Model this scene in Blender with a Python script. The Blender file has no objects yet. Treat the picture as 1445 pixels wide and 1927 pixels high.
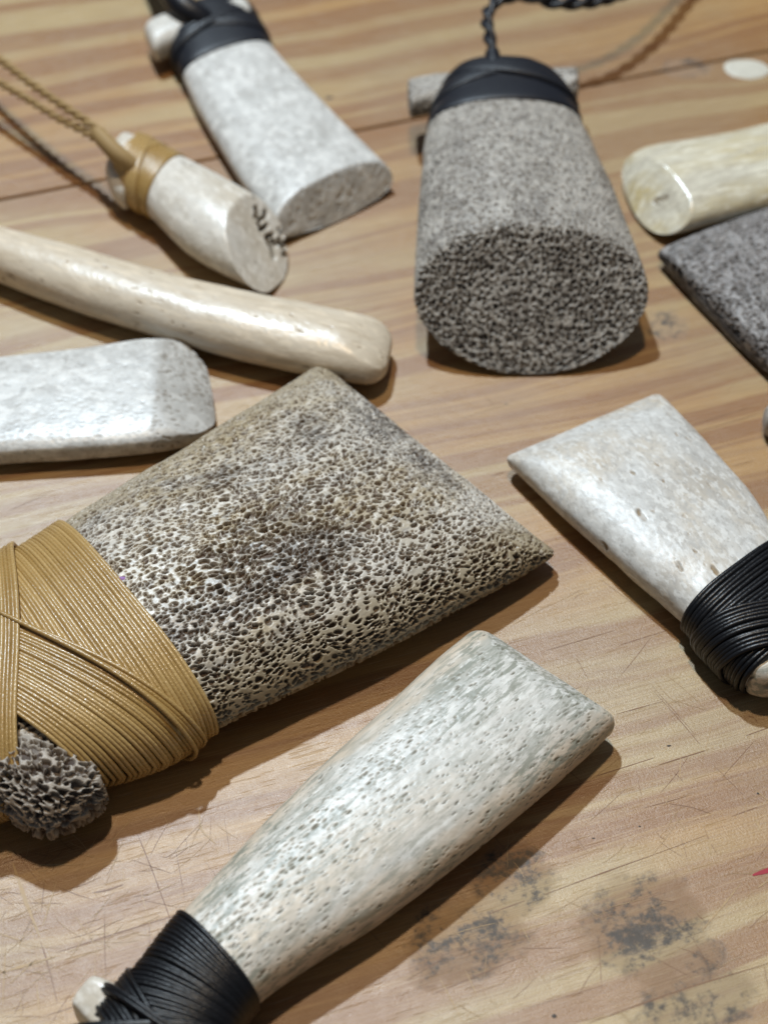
import bpy, math, random
import numpy as np
from mathutils import Vector
random.seed(7); rng = np.random.default_rng(7)

# ------------------------------------------------------------------ camera, world, lamps
PX_W, PX_H, FOC = 1445.0, 1927.0, 2900.0          # photograph size and focal length in its pixels
PITCH, CAMH = math.radians(49.0), 182.0           # looking down 49 degrees from 182 mm above the table
scene = bpy.context.scene
col = scene.collection
cam_d = bpy.data.cameras.new('camera'); cam = bpy.data.objects.new('camera', cam_d); col.objects.link(cam)
cam.location = (0, 0, CAMH*.001); cam.rotation_euler = (math.pi/2-PITCH, 0, 0)
cam_d.sensor_fit = 'VERTICAL'; cam_d.sensor_height = 36.0; cam_d.lens = FOC/PX_H*36.0
cam_d.clip_start = .005; cam_d.clip_end = 20
cam_d.dof.use_dof = True; cam_d.dof.focus_distance = .212; cam_d.dof.aperture_fstop = 19.0
scene.camera = cam
world = bpy.data.worlds.new('World'); scene.world = world; world.use_nodes = True
bg = world.node_tree.nodes['Background']; bg.inputs[0].default_value = (.85, .90, 1.0, 1); bg.inputs[1].default_value = .09
def area_lamp(name, loc, target, size, watts, colour):
    d = bpy.data.lights.new(name, 'AREA'); d.shape = 'DISK'; d.size = size; d.energy = watts; d.color = colour
    o = bpy.data.objects.new(name, d); col.objects.link(o); o.location = loc
    o.rotation_euler = (Vector(target)-Vector(loc)).to_track_quat('-Z', 'Y').to_euler(); return o
area_lamp('ceiling_lamp', (-.215, .72, .99), (-.01, .15, 0), .042, 12.4, (.73, .88, 1.0))
area_lamp('ceiling_lamp', (-.04, .40, 1.25), (0, .16, 0), .08, 6.2, (1.0, .74, .46))
vs = scene.view_settings; vs.view_transform = 'Standard'; vs.look = 'None'; vs.exposure = 0.0; vs.gamma = 1.0; vs.use_curve_mapping = False

# ------------------------------------------------------------------ pixel -> place, on a plane z (mm)
FW = np.array([0, math.cos(PITCH), -math.sin(PITCH)]); UP = np.array([0, math.sin(PITCH), math.cos(PITCH)]); RT = np.array([1., 0, 0])
CAMP = np.array([0, 0, CAMH])
def at(px, py, z=0.0):
    d = FOC*FW + (px-PX_W/2)*RT - (py-PX_H/2)*UP
    return CAMP + d*((z-CAMH)/d[2])

# ------------------------------------------------------------------ numpy noise
def h3(i, j, k, s):
    v = np.sin(i*127.1+j*311.7+k*74.7+s*53.3)*43758.5453; return v-np.floor(v)
def vnoise(p, s=0):
    i = np.floor(p); f = p-i; f = f*f*(3-2*f); r = 0
    for a in (0, 1):
        for b in (0, 1):
            for c in (0, 1):
                w = (f[:, 0] if a else 1-f[:, 0])*(f[:, 1] if b else 1-f[:, 1])*(f[:, 2] if c else 1-f[:, 2])
                r = r+w*h3(i[:, 0]+a, i[:, 1]+b, i[:, 2]+c, s)
    return r
def fbm(p, s=0, o=3):
    return sum(vnoise(p*2**k, s+k)*.5**k for k in range(o))/sum(.5**k for k in range(o))
def voro(p, s=0, jit=.95):
    i = np.floor(p); n = len(p); f1 = np.full(n, 9.); f2 = np.full(n, 9.); cid = np.zeros(n)
    for a in (-1, 0, 1):
        for b in (-1, 0, 1):
            for c in (-1, 0, 1):
                x, y, z = i[:, 0]+a, i[:, 1]+b, i[:, 2]+c
                d = np.sqrt((x+.5+jit*(h3(x, y, z, s)-.5)-p[:, 0])**2+(y+.5+jit*(h3(x, y, z, s+1)-.5)-p[:, 1])**2+(z+.5+jit*(h3(x, y, z, s+2)-.5)-p[:, 2])**2)
                m = d < f1
                f2 = np.where(m, f1, np.minimum(f2, d)); cid = np.where(m, h3(x, y, z, s+3), cid); f1 = np.where(m, d, f1)
    return f1, f2, cid
def voro2(p, s=0, jit=.8):
    i = np.floor(p); n = len(p); f1 = np.full(n, 9.); f2 = np.full(n, 9.); cid = np.zeros(n)
    for a in (-1, 0, 1):
        for b in (-1, 0, 1):
            x, y = i[:, 0]+a, i[:, 1]+b
            d = np.hypot(x+.5+jit*(h3(x, y, 0, s)-.5)-p[:, 0], y+.5+jit*(h3(x, y, 0, s+1)-.5)-p[:, 1]); m = d < f1
            f2 = np.where(m, f1, np.minimum(f2, d)); cid = np.where(m, h3(x, y, 0, s+3), cid); f1 = np.where(m, d, f1)
    return f1, f2, cid
def sst(a, b, x):
    t = np.clip((x-a)/(b-a), 0, 1); return t*t*(3-2*t)

# ------------------------------------------------------------------ materials
def new_mat(name):
    m = bpy.data.materials.new(name); m.use_nodes = True
    return m, m.node_tree, m.node_tree.nodes['Principled BSDF']
class NT:
    def __init__(self, t): self.t = t
    def n(self, kind, out=0, props=None, **ins):
        nd = self.t.nodes.new('ShaderNode'+kind)
        for k, v in (props or {}).items(): setattr(nd, k, v)
        for k, v in ins.items():
            key = int(k[1:]) if k[0] == '_' and k[1:].isdigit() else k
            s = nd.inputs[key]
            if isinstance(v, bpy.types.NodeSocket): self.t.links.new(v, s)
            else: s.default_value = v
        return nd.outputs[out]
    def noise(self, vec, scale, detail=3, rough=.55, dist=0, out=0):
        return self.n('TexNoise', out, Vector=vec, Scale=scale, Detail=detail, Roughness=rough, Distortion=dist)
    def mapping(self, vec, scale=(1, 1, 1), rot=(0, 0, 0), loc=(0, 0, 0)):
        return self.n('Mapping', 0, Vector=vec, Scale=scale, Rotation=rot, Location=loc)
    def ramp(self, fac, lo, hi, a=0., b=1.):
        return self.n('MapRange', 0, {'interpolation_type': 'SMOOTHSTEP'}, _0=fac, _1=lo, _2=hi, _3=a, _4=b)
    def mix(self, fac, a, b, mode='MIX'):
        nd = self.t.nodes.new('ShaderNodeMix'); nd.data_type = 'RGBA'; nd.blend_type = mode
        for s, v in ((nd.inputs[0], fac), (nd.inputs[6], a), (nd.inputs[7], b)):
            if isinstance(v, bpy.types.NodeSocket): self.t.links.new(v, s)
            else: s.default_value = v if not isinstance(v, tuple) else (*v, 1)[:4]
        return nd.outputs[2]
    def math(self, op, a, b=0., clamp=False):
        return self.n('Math', 0, {'operation': op, 'use_clamp': clamp}, _0=a, _1=b)
    def set(self, bsdf, **ins):
        for k, v in ins.items():
            s = bsdf.inputs[k.replace('_', ' ')]
            if isinstance(v, bpy.types.NodeSocket): self.t.links.new(v, s)
            else: s.default_value = v if not isinstance(v, tuple) or len(v) == 4 else (*v, 1)

def bone_material(name, base, patch, dark, pit, rough=.38, patch_s=.055, dark_amt=.6, speck=(.5, .45), bump=.15, stretch=3.0, spec=.5, grit=0., sss=.0, bumps=1.2, mott=.9, cloud=.6, streak=0., dlo=.52, edge=None):
    """polished or spongy bone; 'loc' = mm along / across the piece, 'pit' = pore mask modelled in the mesh"""
    m, t, b = new_mat(name); g = NT(t)
    loc = g.n('Attribute', 1, {'attribute_name': 'loc'}); pitv = g.n('Attribute', 2, {'attribute_name': 'pit'})
    gl = g.mapping(loc, (1/stretch, 1, 1))
    c = g.mix(g.ramp(g.noise(gl, patch_s*2, 4), .38, .66), base, patch)
    c = g.mix(g.math('MULTIPLY', g.ramp(g.noise(g.mapping(gl, loc=(31, 7, 3)), patch_s*1.7, 5, .62), dlo, dlo+.16), dark_amt), c, dark)
    sp = g.noise(g.mapping(loc, (1/(stretch*.8), 1, 1), loc=(5, 3, 1)), bumps, 4, .65)
    c = g.mix(g.math('MULTIPLY', g.ramp(sp, speck[0], speck[0]+.16), speck[1]), c, dark)
    c = g.mix(g.math('MULTIPLY', g.ramp(g.noise(g.mapping(gl, loc=(9, 9, 9)), mott, 4, .6), .50, .62), .75), c, tuple(min(.9, x*1.22) for x in base))
    c = g.mix(g.math('MULTIPLY', g.ramp(g.noise(g.mapping(gl, loc=(2, 19, 4)), mott*.8, 4, .65), .50, .66), cloud), c, tuple(.55*x+.45*y for x, y in zip(dark, base)))
    if edge:
        ed = g.math('ADD', g.n('Attribute', 2, {'attribute_name': 'edge'}), g.math('MULTIPLY', g.math('SUBTRACT', g.noise(gl, .35, 3), .5), .5))
        c = g.mix(g.ramp(ed, .62, .92, 0, .85), c, edge)
    if streak:
        sk = g.noise(g.mapping(loc, (.20, 1, 1), loc=(7, 1, 5)), 1.15, 6, .72); reg = g.ramp(g.noise(g.mapping(gl, loc=(1, 5, 8)), .10, 3), .34, .56, .3, 1.)
        c = g.mix(g.math('MULTIPLY', g.math('MULTIPLY', g.ramp(sk, .46, .58), reg), streak), c, tuple(.9*x+.1*y for x, y in zip(dark, base)))
    c = g.mix(pitv, c, pit)
    r = g.math('ADD', g.math('MULTIPLY', g.noise(gl, 1.1, 4), .25), rough-.12)
    r = g.math('ADD', r, g.math('MULTIPLY', pitv, .3), True)
    hgt = g.math('ADD', g.math('MULTIPLY', sp, -1.), g.math('MULTIPLY', g.noise(loc, 5.0, 3), grit))
    bp = g.n('Bump', 0, Strength=bump, Distance=.00025, Height=hgt)
    g.set(b, Base_Color=c, Roughness=r, Normal=bp, Specular_IOR_Level=spec)
    if sss: g.set(b, Subsurface_Weight=sss, Subsurface_Scale=.0012)
    return m

def thread_material(name, c1, c2, rough, spec=.5, fib=.25):
    m, t, b = new_mat(name); g = NT(t)
    p = g.n('TexCoord', 3)
    n1 = g.noise(p, 2600, 3); n2 = g.math('ADD', g.math('MULTIPLY', g.noise(p, 160, 4), .9), g.math('MULTIPLY', g.math('SUBTRACT', g.n('ObjectInfo', 'Random'), .5), .8), True)
    g.set(b, Base_Color=g.mix(n2, c1, c2), Roughness=g.math('ADD', g.math('MULTIPLY', n1, .3), rough-.15),
          Normal=g.n('Bump', 0, Strength=fib, Distance=.00015, Height=n1), Specular_IOR_Level=spec)
    return m

M = {}
M['spongy'] = bone_material('spongy_bone', (.61, .585, .53), (.43, .36, .24), (.11, .10, .095), (.075, .043, .024), .36, .04, .85, (.54, .4), .2, 2.2, .5, .3, cloud=.7, dlo=.47, edge=(.36, .30, .20))
M['spongy_toggle'] = bone_material('spongy_toggle_bone', (.42, .38, .33), (.30, .26, .21), (.14, .12, .10), (.045, .028, .022), .45, .06, .6, (.56, .4), .4, 1.5, .5, .5)
M['grey'] = bone_material('grey_bone', (.43, .41, .375), (.31, .29, .26), (.14, .125, .11), (.07, .06, .05), .40, .07, .6, (.52, .5), .45, 1.0, .55, .6, bumps=1.0, mott=.6, cloud=.8, dlo=.49)
M['grey_blue'] = bone_material('dark_grey_bone', (.31, .30, .30), (.19, .18, .18), (.09, .085, .08), (.05, .045, .04), .40, .06, .6, (.50, .5), .5, 1.1, .6, .6)
M['white'] = bone_material('white_bone', (.66, .65, .61), (.60, .60, .57), (.37, .35, .31), (.30, .27, .22), .36, .06, .35, (.55, .5), .18, 1.7, .5, .1)
M['white_grey'] = bone_material('grey_flecked_white_bone', (.66, .67, .66), (.56, .57, .56), (.31, .30, .28), (.28, .26, .23), .34, .07, .45, (.52, .6), .12, 1.3, .5, .1, bumps=.6, mott=.5, cloud=.85)
M['front'] = bone_material('flecked_white_bone', (.69, .70, .68), (.64, .60, .53), (.23, .245, .195), (.16, .15, .115), .38, .04, .5, (.54, .5), .12, 3.0, .45, .1, mott=1.1, cloud=.55, streak=.9, edge=(.66, .56, .44))
M['cream'] = bone_material('cream_bone', (.66, .58, .46), (.70, .64, .54), (.42, .33, .22), (.25, .17, .09), .31, .05, .35, (.60, .3), .12, 4.0, .5, .05)
M['ivory'] = bone_material('ivory_bone', (.70, .68, .63), (.63, .58, .49), (.40, .35, .26), (.10, .075, .045), .32, .05, .35, (.57, .4), .12, 2.0, .5, .05)
M['yellow'] = bone_material('polished_yellow_bone', (.66, .64, .54), (.56, .47, .25), (.34, .30, .23), (.2, .15, .09), .22, .06, .5, (.58, .4), .25, 4.0, .6, .05, bumps=.5)
M['warm_white'] = bone_material('warm_white_bone', (.63, .64, .63), (.58, .53, .45), (.32, .305, .28), (.26, .18, .09), .38, .06, .4, (.50, .5), .16, 1.8, .5, .1, mott=1.1, cloud=.75)
M['tan'] = thread_material('waxed_tan_thread', (.34, .21, .065), (.52, .36, .15), .27, .75, .6)
M['tan_dark'] = thread_material('tan_cord', (.33, .22, .09), (.44, .31, .15), .6, .3, .5)
M['black'] = thread_material('waxed_black_thread', (.004, .0045, .006), (.008, .009, .012), .36, .40, .45)
M['black_band'] = thread_material('black_binding', (.005, .006, .010), (.010, .012, .019), .42, .40, .3)

# ------------------------------------------------------------------ objects
def tag(o, label=None, cat=None, group=None, kind=None):
    for k, v in (('label', label), ('category', cat), ('group', group), ('kind', kind)):
        if v: o[k] = v
    return o
def empty(name, p, label, cat, group=None):
    o = bpy.data.objects.new(name, None); o.empty_display_size = .01; col.objects.link(o)
    o.location = (p[0]*.001, p[1]*.001, 0); return tag(o, label, cat, group)
def mesh_obj(name, V, F, mat, parent=None, smooth=True, attrs=None):
    """V in mm (world), F list of index tuples or an (n,4) int array"""
    me = bpy.data.meshes.new(name); V = np.asarray(V, float)*.001
    root = parent
    while root is not None and root.parent is not None: root = root.parent
    if root is not None: V = V-np.array(root.location)
    if isinstance(F, np.ndarray):
        n, k = F.shape
        me.vertices.add(len(V)); me.vertices.foreach_set('co', V.ravel().astype(np.float32))
        me.loops.add(n*k); me.loops.foreach_set('vertex_index', F.ravel().astype(np.int32))
        me.polygons.add(n); me.polygons.foreach_set('loop_start', np.arange(0, n*k, k, dtype=np.int32))
        me.polygons.foreach_set('loop_total', np.full(n, k, np.int32)); me.update(calc_edges=True)
    else:
        me.from_pydata([tuple(v) for v in V], [], F); me.update()
    for k, (typ, arr) in (attrs or {}).items():
        a = me.attributes.new(k, typ, 'POINT')
        a.data.foreach_set('vector' if typ == 'FLOAT_VECTOR' else 'value', np.asarray(arr, np.float32).ravel())
    if smooth: me.polygons.foreach_set('use_smooth', np.ones(len(me.polygons), bool))
    me.materials.append(mat)
    o = bpy.data.objects.new(name, me); col.objects.link(o)
    if parent is not None: o.parent = parent
    return o
def crom(T, Y, t):
    """cubic Hermite through the knots"""
    Y = np.asarray(Y, float); T = np.asarray(T, float); t = np.asarray(t, float)
    flat = Y.ndim == 1
    if flat: Y = Y[:, None]
    m = np.zeros_like(Y); d = (Y[1:]-Y[:-1])/(T[1:]-T[:-1])[:, None]
    m[1:-1] = .5*(d[1:]+d[:-1]); m[0] = d[0]; m[-1] = d[-1]
    k = np.clip(np.searchsorted(T, t, 'right')-1, 0, len(T)-2); h = (T[k+1]-T[k]); u = ((t-T[k])/h)[:, None]; h = h[:, None]
    r = (2*u**3-3*u**2+1)*Y[k]+(u**3-2*u**2+u)*h*m[k]+(-2*u**3+3*u**2)*Y[k+1]+(u**3-u**2)*h*m[k+1]
    return r[:, 0] if flat else r

class Body:
    """A bar of bone swept along its axis. stations: (far px, near px, z widest, z top, z bottom); the section is a
    superellipse, trimmed by cutting planes (three (px,py,z) points each), ends rounded by r and capped."""
    def __init__(s, stations, n=2.5, nb=None, res=.2, cuts=(), r0=1.5, r1=1.5, bottom=1.2, soft=.35, dome=.4, drop=0.):
        A = np.array([at(*a, zc) for a, b, zc, zt, zb in stations]); B = np.array([at(*b, zc) for a, b, zc, zt, zb in stations])
        Z = np.array([[zc, zt, zb] for _, _, zc, zt, zb in stations], float)
        mid = (A+B)/2; T = np.r_[0, np.cumsum(np.linalg.norm(mid[1:]-mid[:-1], axis=1))]
        s.T = T; Ltot = T[-1]
        pl = []
        for pts in cuts:
            p = [at(*q) for q in pts]
            if len(p) == 2:                                   # top and bottom of an oblique cut square to the axis
                k = np.linalg.norm(mid-p[0], axis=1).argmin(); ac = A[k]-B[k]; ac[2] = 0; p.append(p[0]+ac)
            nn = np.cross(p[1]-p[0], p[2]-p[0]); nn = nn/np.linalg.norm(nn)
            if nn[2] < 0: nn = -nn
            pl.append((nn, nn@p[0]))
        s.pl = pl
        K = 361
        ph = np.linspace(0, math.pi, K); cx = np.sign(np.cos(ph))*np.abs(np.cos(ph))**(2/n); cz = np.abs(np.sin(ph))**(2/n)
        def section(t, inset):
            a = crom(T, A, [t])[0]; b = crom(T, B, [t])[0]; zc, zt, zb = crom(T, Z, [t])[0]
            w = np.linalg.norm((a-b)[:2])/2; c = (a+b)/2; e = (a-b)/(2*w); e[2] = 0
            wi = max(w-inset, .05); iz = inset*min(1, .62*(zt-zc)/max(r1 if t > Ltot/2 else r0, .01)); ht = max(zt-zc-iz, .03); hb = max(zc-zb-iz, .03)
            x = cx*wi; top = zc+ht*cz; bot = zc-hb*(cz if nb is None else (1-np.abs(cx)**nb).clip(0)**(1/nb))
            for nn, dd in pl:
                P = c[None, :2]+x[:, None]*e[None, :2]
                h = (dd-nn[0]*P[:, 0]-nn[1]*P[:, 1])/nn[2]-inset*.3
                q = top-h; top = np.where(q > 3*soft, h, np.where(q < -3*soft, top, top-soft*np.logaddexp(0, q/soft*2)/2))
            gap = top-bot; ok = gap > -1e-4
            ok[0] = ok[0] and gap[0] >= -1e-3
            if gap.max() < .25: return None
            idx = np.where(gap > 0)[0]; i0, i1 = idx[0], idx[-1]
            xs, tp, bt = x[i0:i1+1].copy(), top[i0:i1+1].copy(), bot[i0:i1+1].copy()
            if i0 > 0:
                f = gap[i0]/(gap[i0]-gap[i0-1]); xe = x[i0]+(x[i0-1]-x[i0])*f; ze = bot[i0]+(bot[i0-1]-bot[i0])*f
                xs = np.r_[xe, xs]; tp = np.r_[ze, tp]; bt = np.r_[ze, bt]
            if i1 < K-1:
                f = gap[i1]/(gap[i1]-gap[i1+1]); xe = x[i1]+(x[i1+1]-x[i1])*f; ze = bot[i1]+(bot[i1+1]-bot[i1])*f
                xs = np.r_[xs, xe]; tp = np.r_[tp, ze]; bt = np.r_[bt, ze]
            return c, e, xs, tp, bt
        wmax = max(np.linalg.norm((A-B)[:, :2], axis=1)); hmax = (Z[:, 1]-Z[:, 2]).max()
        Nt = int((wmax+hmax)/res)+8; Nb = int((wmax+.5*hmax)/bottom)+6
        # rows: head cap, head rounding, length, tip rounding, tip cap
        end = Ltot
        for t in np.linspace(Ltot, 0, 800):
            if section(t, 0) is not None: end = t; break
        cutend = end < Ltot-.02
        r1 = .3 if cutend else r1
        rows = []
        q = np.linspace(0, math.pi/2, max(4, int(r0*1.57/res)))
        rows += [(r0-r0*math.sin(a), r0*(1-math.cos(math.pi/2-a))) for a in q[::-1]][::1]
        rows = [(r0*(1-math.sin(a)), r0*(1-math.cos(math.pi/2-a))) for a in q]
        rows += [(t, 0.) for t in np.linspace(r0, end-r1, max(6, int((end-r0-r1)/res)))[1:-1]]
        q = np.linspace(0, math.pi/2, max(4, int(r1*1.57/res)))
        rows += [(end-r1*(1-math.sin(a)), r1*(1-math.cos(a))) for a in q]
        # head rounding: inset from r0 at the end to 0
        k0 = max(4, int(r0*1.57/res)); q = np.linspace(0, math.pi/2, k0)
        rows[:k0] = [(r0*(1-math.cos(a)), r0*(1-math.sin(a))) for a in q]
        G, S, X, Tc = [], [], [], []
        for t, ins in rows:
            sc = section(t, ins)
            if sc is None: continue
            c, e, xs, tp, bt = sc
            d = np.r_[0, np.cumsum(np.hypot(np.diff(xs), np.diff(tp)))]; u = np.linspace(0, d[-1], Nt)
            tx, tz = np.interp(u, d, xs), np.interp(u, d, tp)
            bx0, bz0 = xs[::-1], bt[::-1]
            d2 = np.r_[0, np.cumsum(np.hypot(np.diff(bx0), np.diff(bz0)))]; u2 = np.linspace(0, d2[-1], Nb)[1:-1]
            bx, bz = np.interp(u2, d2, bx0), np.interp(u2, d2, bz0)
            x = np.r_[tx, bx]; z = np.r_[tz, bz]
            G.append(np.c_[c[0]+x*e[0], c[1]+x*e[1], z]); S.append(np.full(len(x), t)); X.append(x)
        G, S, X = np.array(G), np.array(S), np.array(X)
        s.cols_t = np.r_[np.linspace(0, .5, Nt), .5+.5*np.linspace(0, 1, Nb)[1:-1]]
        s.P0, s.S0 = G, S
        # caps
        def cap(row, prev, srow, xrow):
            cen = row.mean(0); out = row.mean(0)-prev.mean(0); out = out/(np.linalg.norm(out)+1e-9)
            k = max(3, int(np.linalg.norm(row-cen, axis=1).max()*.8/res/1.6))
            R, SS, XX = [], [], []
            for f in np.linspace(1, .015, k)[1:]:
                R.append(cen+(row-cen)*f+out*dome*(1-f*f)*.5); SS.append(srow+dome*(1-f*f)*.5+(1-f)*.01); XX.append(xrow*f)
            return R, SS, XX
        h_, hs, hx = cap(G[0], G[2], S[0], X[0]); t_, ts, tx_ = cap(G[-1], G[-3], S[-1], X[-1])
        s.P = np.array(h_[::-1]+list(G)+t_); s.S = np.array(hs[::-1]+list(S)+ts); s.X = np.array(hx[::-1]+list(X)+tx_)
        s.ncap1 = len(t_); s.end = end; s.base = mid[0]
        qi = Nt//2; U = np.r_[0, np.cumsum(np.linalg.norm(np.diff(s.P[:, qi], axis=0), axis=1))]
        dv = np.linalg.norm(np.roll(s.P, -1, 1)-s.P, axis=2); Vv = np.cumsum(dv, axis=1)-dv; Vv = Vv-Vv[:, qi:qi+1]
        s.UV = np.stack([np.repeat(U[:, None], s.P.shape[1], 1), Vv, np.zeros_like(Vv)], -1).reshape(-1, 3)
        s.EDGE = (np.abs(s.X)/np.maximum(np.abs(s.X).max(1, keepdims=True), 1e-3)).ravel()
        s.N = s.normals(s.P); s.N0 = s.N[len(h_):len(h_)+len(G)]
    @staticmethod
    def normals(P):
        du = np.gradient(P, axis=0); dv = (np.roll(P, -1, 1)-np.roll(P, 1, 1))
        N = np.cross(du, dv); N /= (np.linalg.norm(N, axis=2, keepdims=True)+1e-12)
        if ((P-P.mean((0, 1)))*N).sum() < 0: N = -N
        return N
    def surf(s, sm, t, off):
        """points on the smooth surface at sm mm along and t round (0 far edge, .25 top, .5 near edge), lifted by off"""
        rs = s.S0[:, 0]; ri = np.interp(sm, rs, np.arange(len(rs))); ct = np.r_[s.cols_t, 1.0]
        ci = np.interp(np.mod(t, 1.), ct, np.arange(len(ct))); i0 = np.clip(ri.astype(int), 0, len(rs)-2); fi = (ri-i0)[:, None]
        j0 = np.clip(ci.astype(int), 0, len(ct)-2); fj = (ci-j0)[:, None]; nc = len(s.cols_t); j1 = (j0+1) % nc
        def bl(Q): return (Q[i0, j0]*(1-fj)+Q[i0, j1]*fj)*(1-fi)+(Q[i0+1, j0]*(1-fj)+Q[i0+1, j1]*fj)*fi
        n = bl(s.N0); n /= np.linalg.norm(n, axis=1, keepdims=True)
        return bl(s.P0)+n*np.asarray(off)[..., None] if np.ndim(off) else bl(s.P0)+n*off, n
    def build(s, name, mat, parent, pores=None, wob=.0, seed=0):
        R, C = s.S.shape; P = s.P.reshape(-1, 3).copy(); N = s.N.reshape(-1, 3)
        loc = np.c_[s.S.ravel(), s.X.ravel(), P[:, 2]]+np.array([seed*37.3, seed*11.1, 0])
        if wob: P += N*((fbm(loc*.12, seed+50, 3)-.5)*2*wob)[:, None]
        pit = np.zeros(len(P))
        if pores is not None:
            dep, pit = pores(loc, P, s); P -= N*dep[:, None]
        P[:, 2] = np.maximum(P[:, 2], .02)
        idx = np.arange(R*C).reshape(R, C); a = idx[:-1]; b = idx[1:]
        F = np.stack([a, np.roll(a, -1, 1), np.roll(b, -1, 1), b], -1).reshape(-1, 4)
        # orientation
        f = F[len(F)//2+C//4]; nn = np.cross(P[f[1]]-P[f[0]], P[f[2]]-P[f[0]])
        if nn@N[f[0]] < 0: F = F[:, ::-1]
        return mesh_obj(name, P, np.ascontiguousarray(F), mat, parent, attrs={'loc': ('FLOAT_VECTOR', loc), 'pit': ('FLOAT', pit), 'edge': ('FLOAT', s.EDGE)})

def tube(paths, r, sides=6, closed=False, flat=1.0, ref=None):
    """vertices and quads of one or more tubes"""
    V, F = [], []
    for p in paths:
        p = np.asarray(p, float); n = len(p)
        tg = (np.roll(p, -1, 0)-np.roll(p, 1, 0)) if closed else np.gradient(p, axis=0)
        tg /= np.linalg.norm(tg, axis=1, keepdims=True)+1e-12
        up = ref if ref is not None else np.tile(np.array([0.02, .03, 1.]), (n, 1))
        sd = np.cross(tg, up); sd /= np.linalg.norm(sd, axis=1, keepdims=True)+1e-9; nr = np.cross(sd, tg)
        rr = r if np.ndim(r) else np.full(n, r)
        b = sum(len(v) for v in V)
        an = np.arange(sides)*2*math.pi/sides
        V.append((p[:, None, :]+(sd[:, None, :]*np.cos(an)[None, :, None]+nr[:, None, :]*flat*np.sin(an)[None, :, None])*rr[:, None, None]).reshape(-1, 3))
        idx = b+np.arange(n*sides).reshape(n, sides); a = idx if closed else idx[:-1]; c = np.roll(idx, -1, 0) if closed else idx[1:]
        F.append(np.stack([a, c, np.roll(c, -1, 1), np.roll(a, -1, 1)], -1).reshape(-1, 4))
    return np.concatenate(V), np.concatenate(F)
def strands(body, parent, loops, r, mat, lift=0., name='thread', npts=96, jit=.12, seed=1):
    """each winding of a cord round a body: (s at far edge, s at near edge[, lift])"""
    rg = np.random.default_rng(seed)
    for lp in loops:
        sa, sb = lp[0], lp[1]; l = lp[2] if len(lp) > 2 else lift
        t = np.linspace(0, 1, npts, endpoint=False)
        k = np.where(t < .5, t/.5, 2-t/.5); k = k*.75+.25*(3*k*k-2*k**3)
        sm = sa+(sb-sa)*k+rg.normal(0, jit*r)+np.interp(t, np.linspace(0, 1, 9), np.r_[q := rg.normal(0, jit*r*1.2, 8), q[0]])
        P, n = body.surf(sm, t, r*.9+l+abs(rg.normal(0, r*.10)))
        P[:, 2] = np.maximum(P[:, 2], r*.8)
        V, F = tube([P], r, 7, True, ref=n)
        mesh_obj(name, V, F, mat, parent)
def band(body, parent, front, back, lift, mat, thick=.5, name='band', t0=0., t1=1., nt=120, ns=14, ridge=.03, nr=9):
    """a flat wrap of fine cord: front/back = (s far, s near); a shell with slightly ribbed top and rolled edges"""
    full = t1-t0 > .999
    t = np.linspace(t0, t1, nt, endpoint=not full); k = np.where(t < .5, t/.5, 2-t/.5)
    rows = []
    for f in np.linspace(0, 1, ns*3):
        sm = (front[0]*(1-f)+back[0]*f)+((front[1]*(1-f)+back[1]*f)-(front[0]*(1-f)+back[0]*f))*k
        e = 1-abs(2*f-1)**10
        P, n = body.surf(sm, t, lift+thick*math.sqrt(max(e, 0))+ridge*math.sin(f*math.pi*2*nr)); P[:, 2] = np.maximum(P[:, 2], .15); rows.append(P)
    for f in (1, 0):
        sm = (front[0]*(1-f)+back[0]*f)+((front[1]*(1-f)+back[1]*f)-(front[0]*(1-f)+back[0]*f))*k
        P, n = body.surf(sm, t, lift-.25); P[:, 2] = np.maximum(P[:, 2], .12); rows.append(P)
    G = np.array(rows); R, C = G.shape[:2]; idx = np.arange(R*C).reshape(R, C); a = idx; b = np.roll(idx, -1, 0)
    F = np.stack([a, np.roll(a, -1, 1), np.roll(b, -1, 1), b], -1)
    if not full: F = F[:, :-1]
    return mesh_obj(name, G.reshape(-1, 3), np.ascontiguousarray(F.reshape(-1, 4)), mat, parent)
def smooth_path(pts, n):
    p = np.array([at(*q) for q in pts]); T = np.r_[0, np.cumsum(np.linalg.norm(np.diff(p, axis=0), axis=1))]
    return crom(T, p, np.linspace(0, T[-1], n))
def rope(path, parent, mat, R, r, pitch, k=2, name='strand', ph=0., tail=None):
    """k strands twisted round a path"""
    tg = np.gradient(path, axis=0); tg /= np.linalg.norm(tg, axis=1, keepdims=True)
    sd = np.cross(tg, [0, 0, 1.]); sd /= np.linalg.norm(sd, axis=1, keepdims=True); nr = np.cross(sd, tg)
    d = np.r_[0, np.cumsum(np.linalg.norm(np.diff(path, axis=0), axis=1))]
    for i in range(k):
        a = d/pitch*2*math.pi+i*2*math.pi/k+ph
        V, F = tube([path+(sd*np.cos(a)[:, None]+nr*np.sin(a)[:, None])*R], r, 7)
        mesh_obj(name, V, F, mat, parent)

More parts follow.
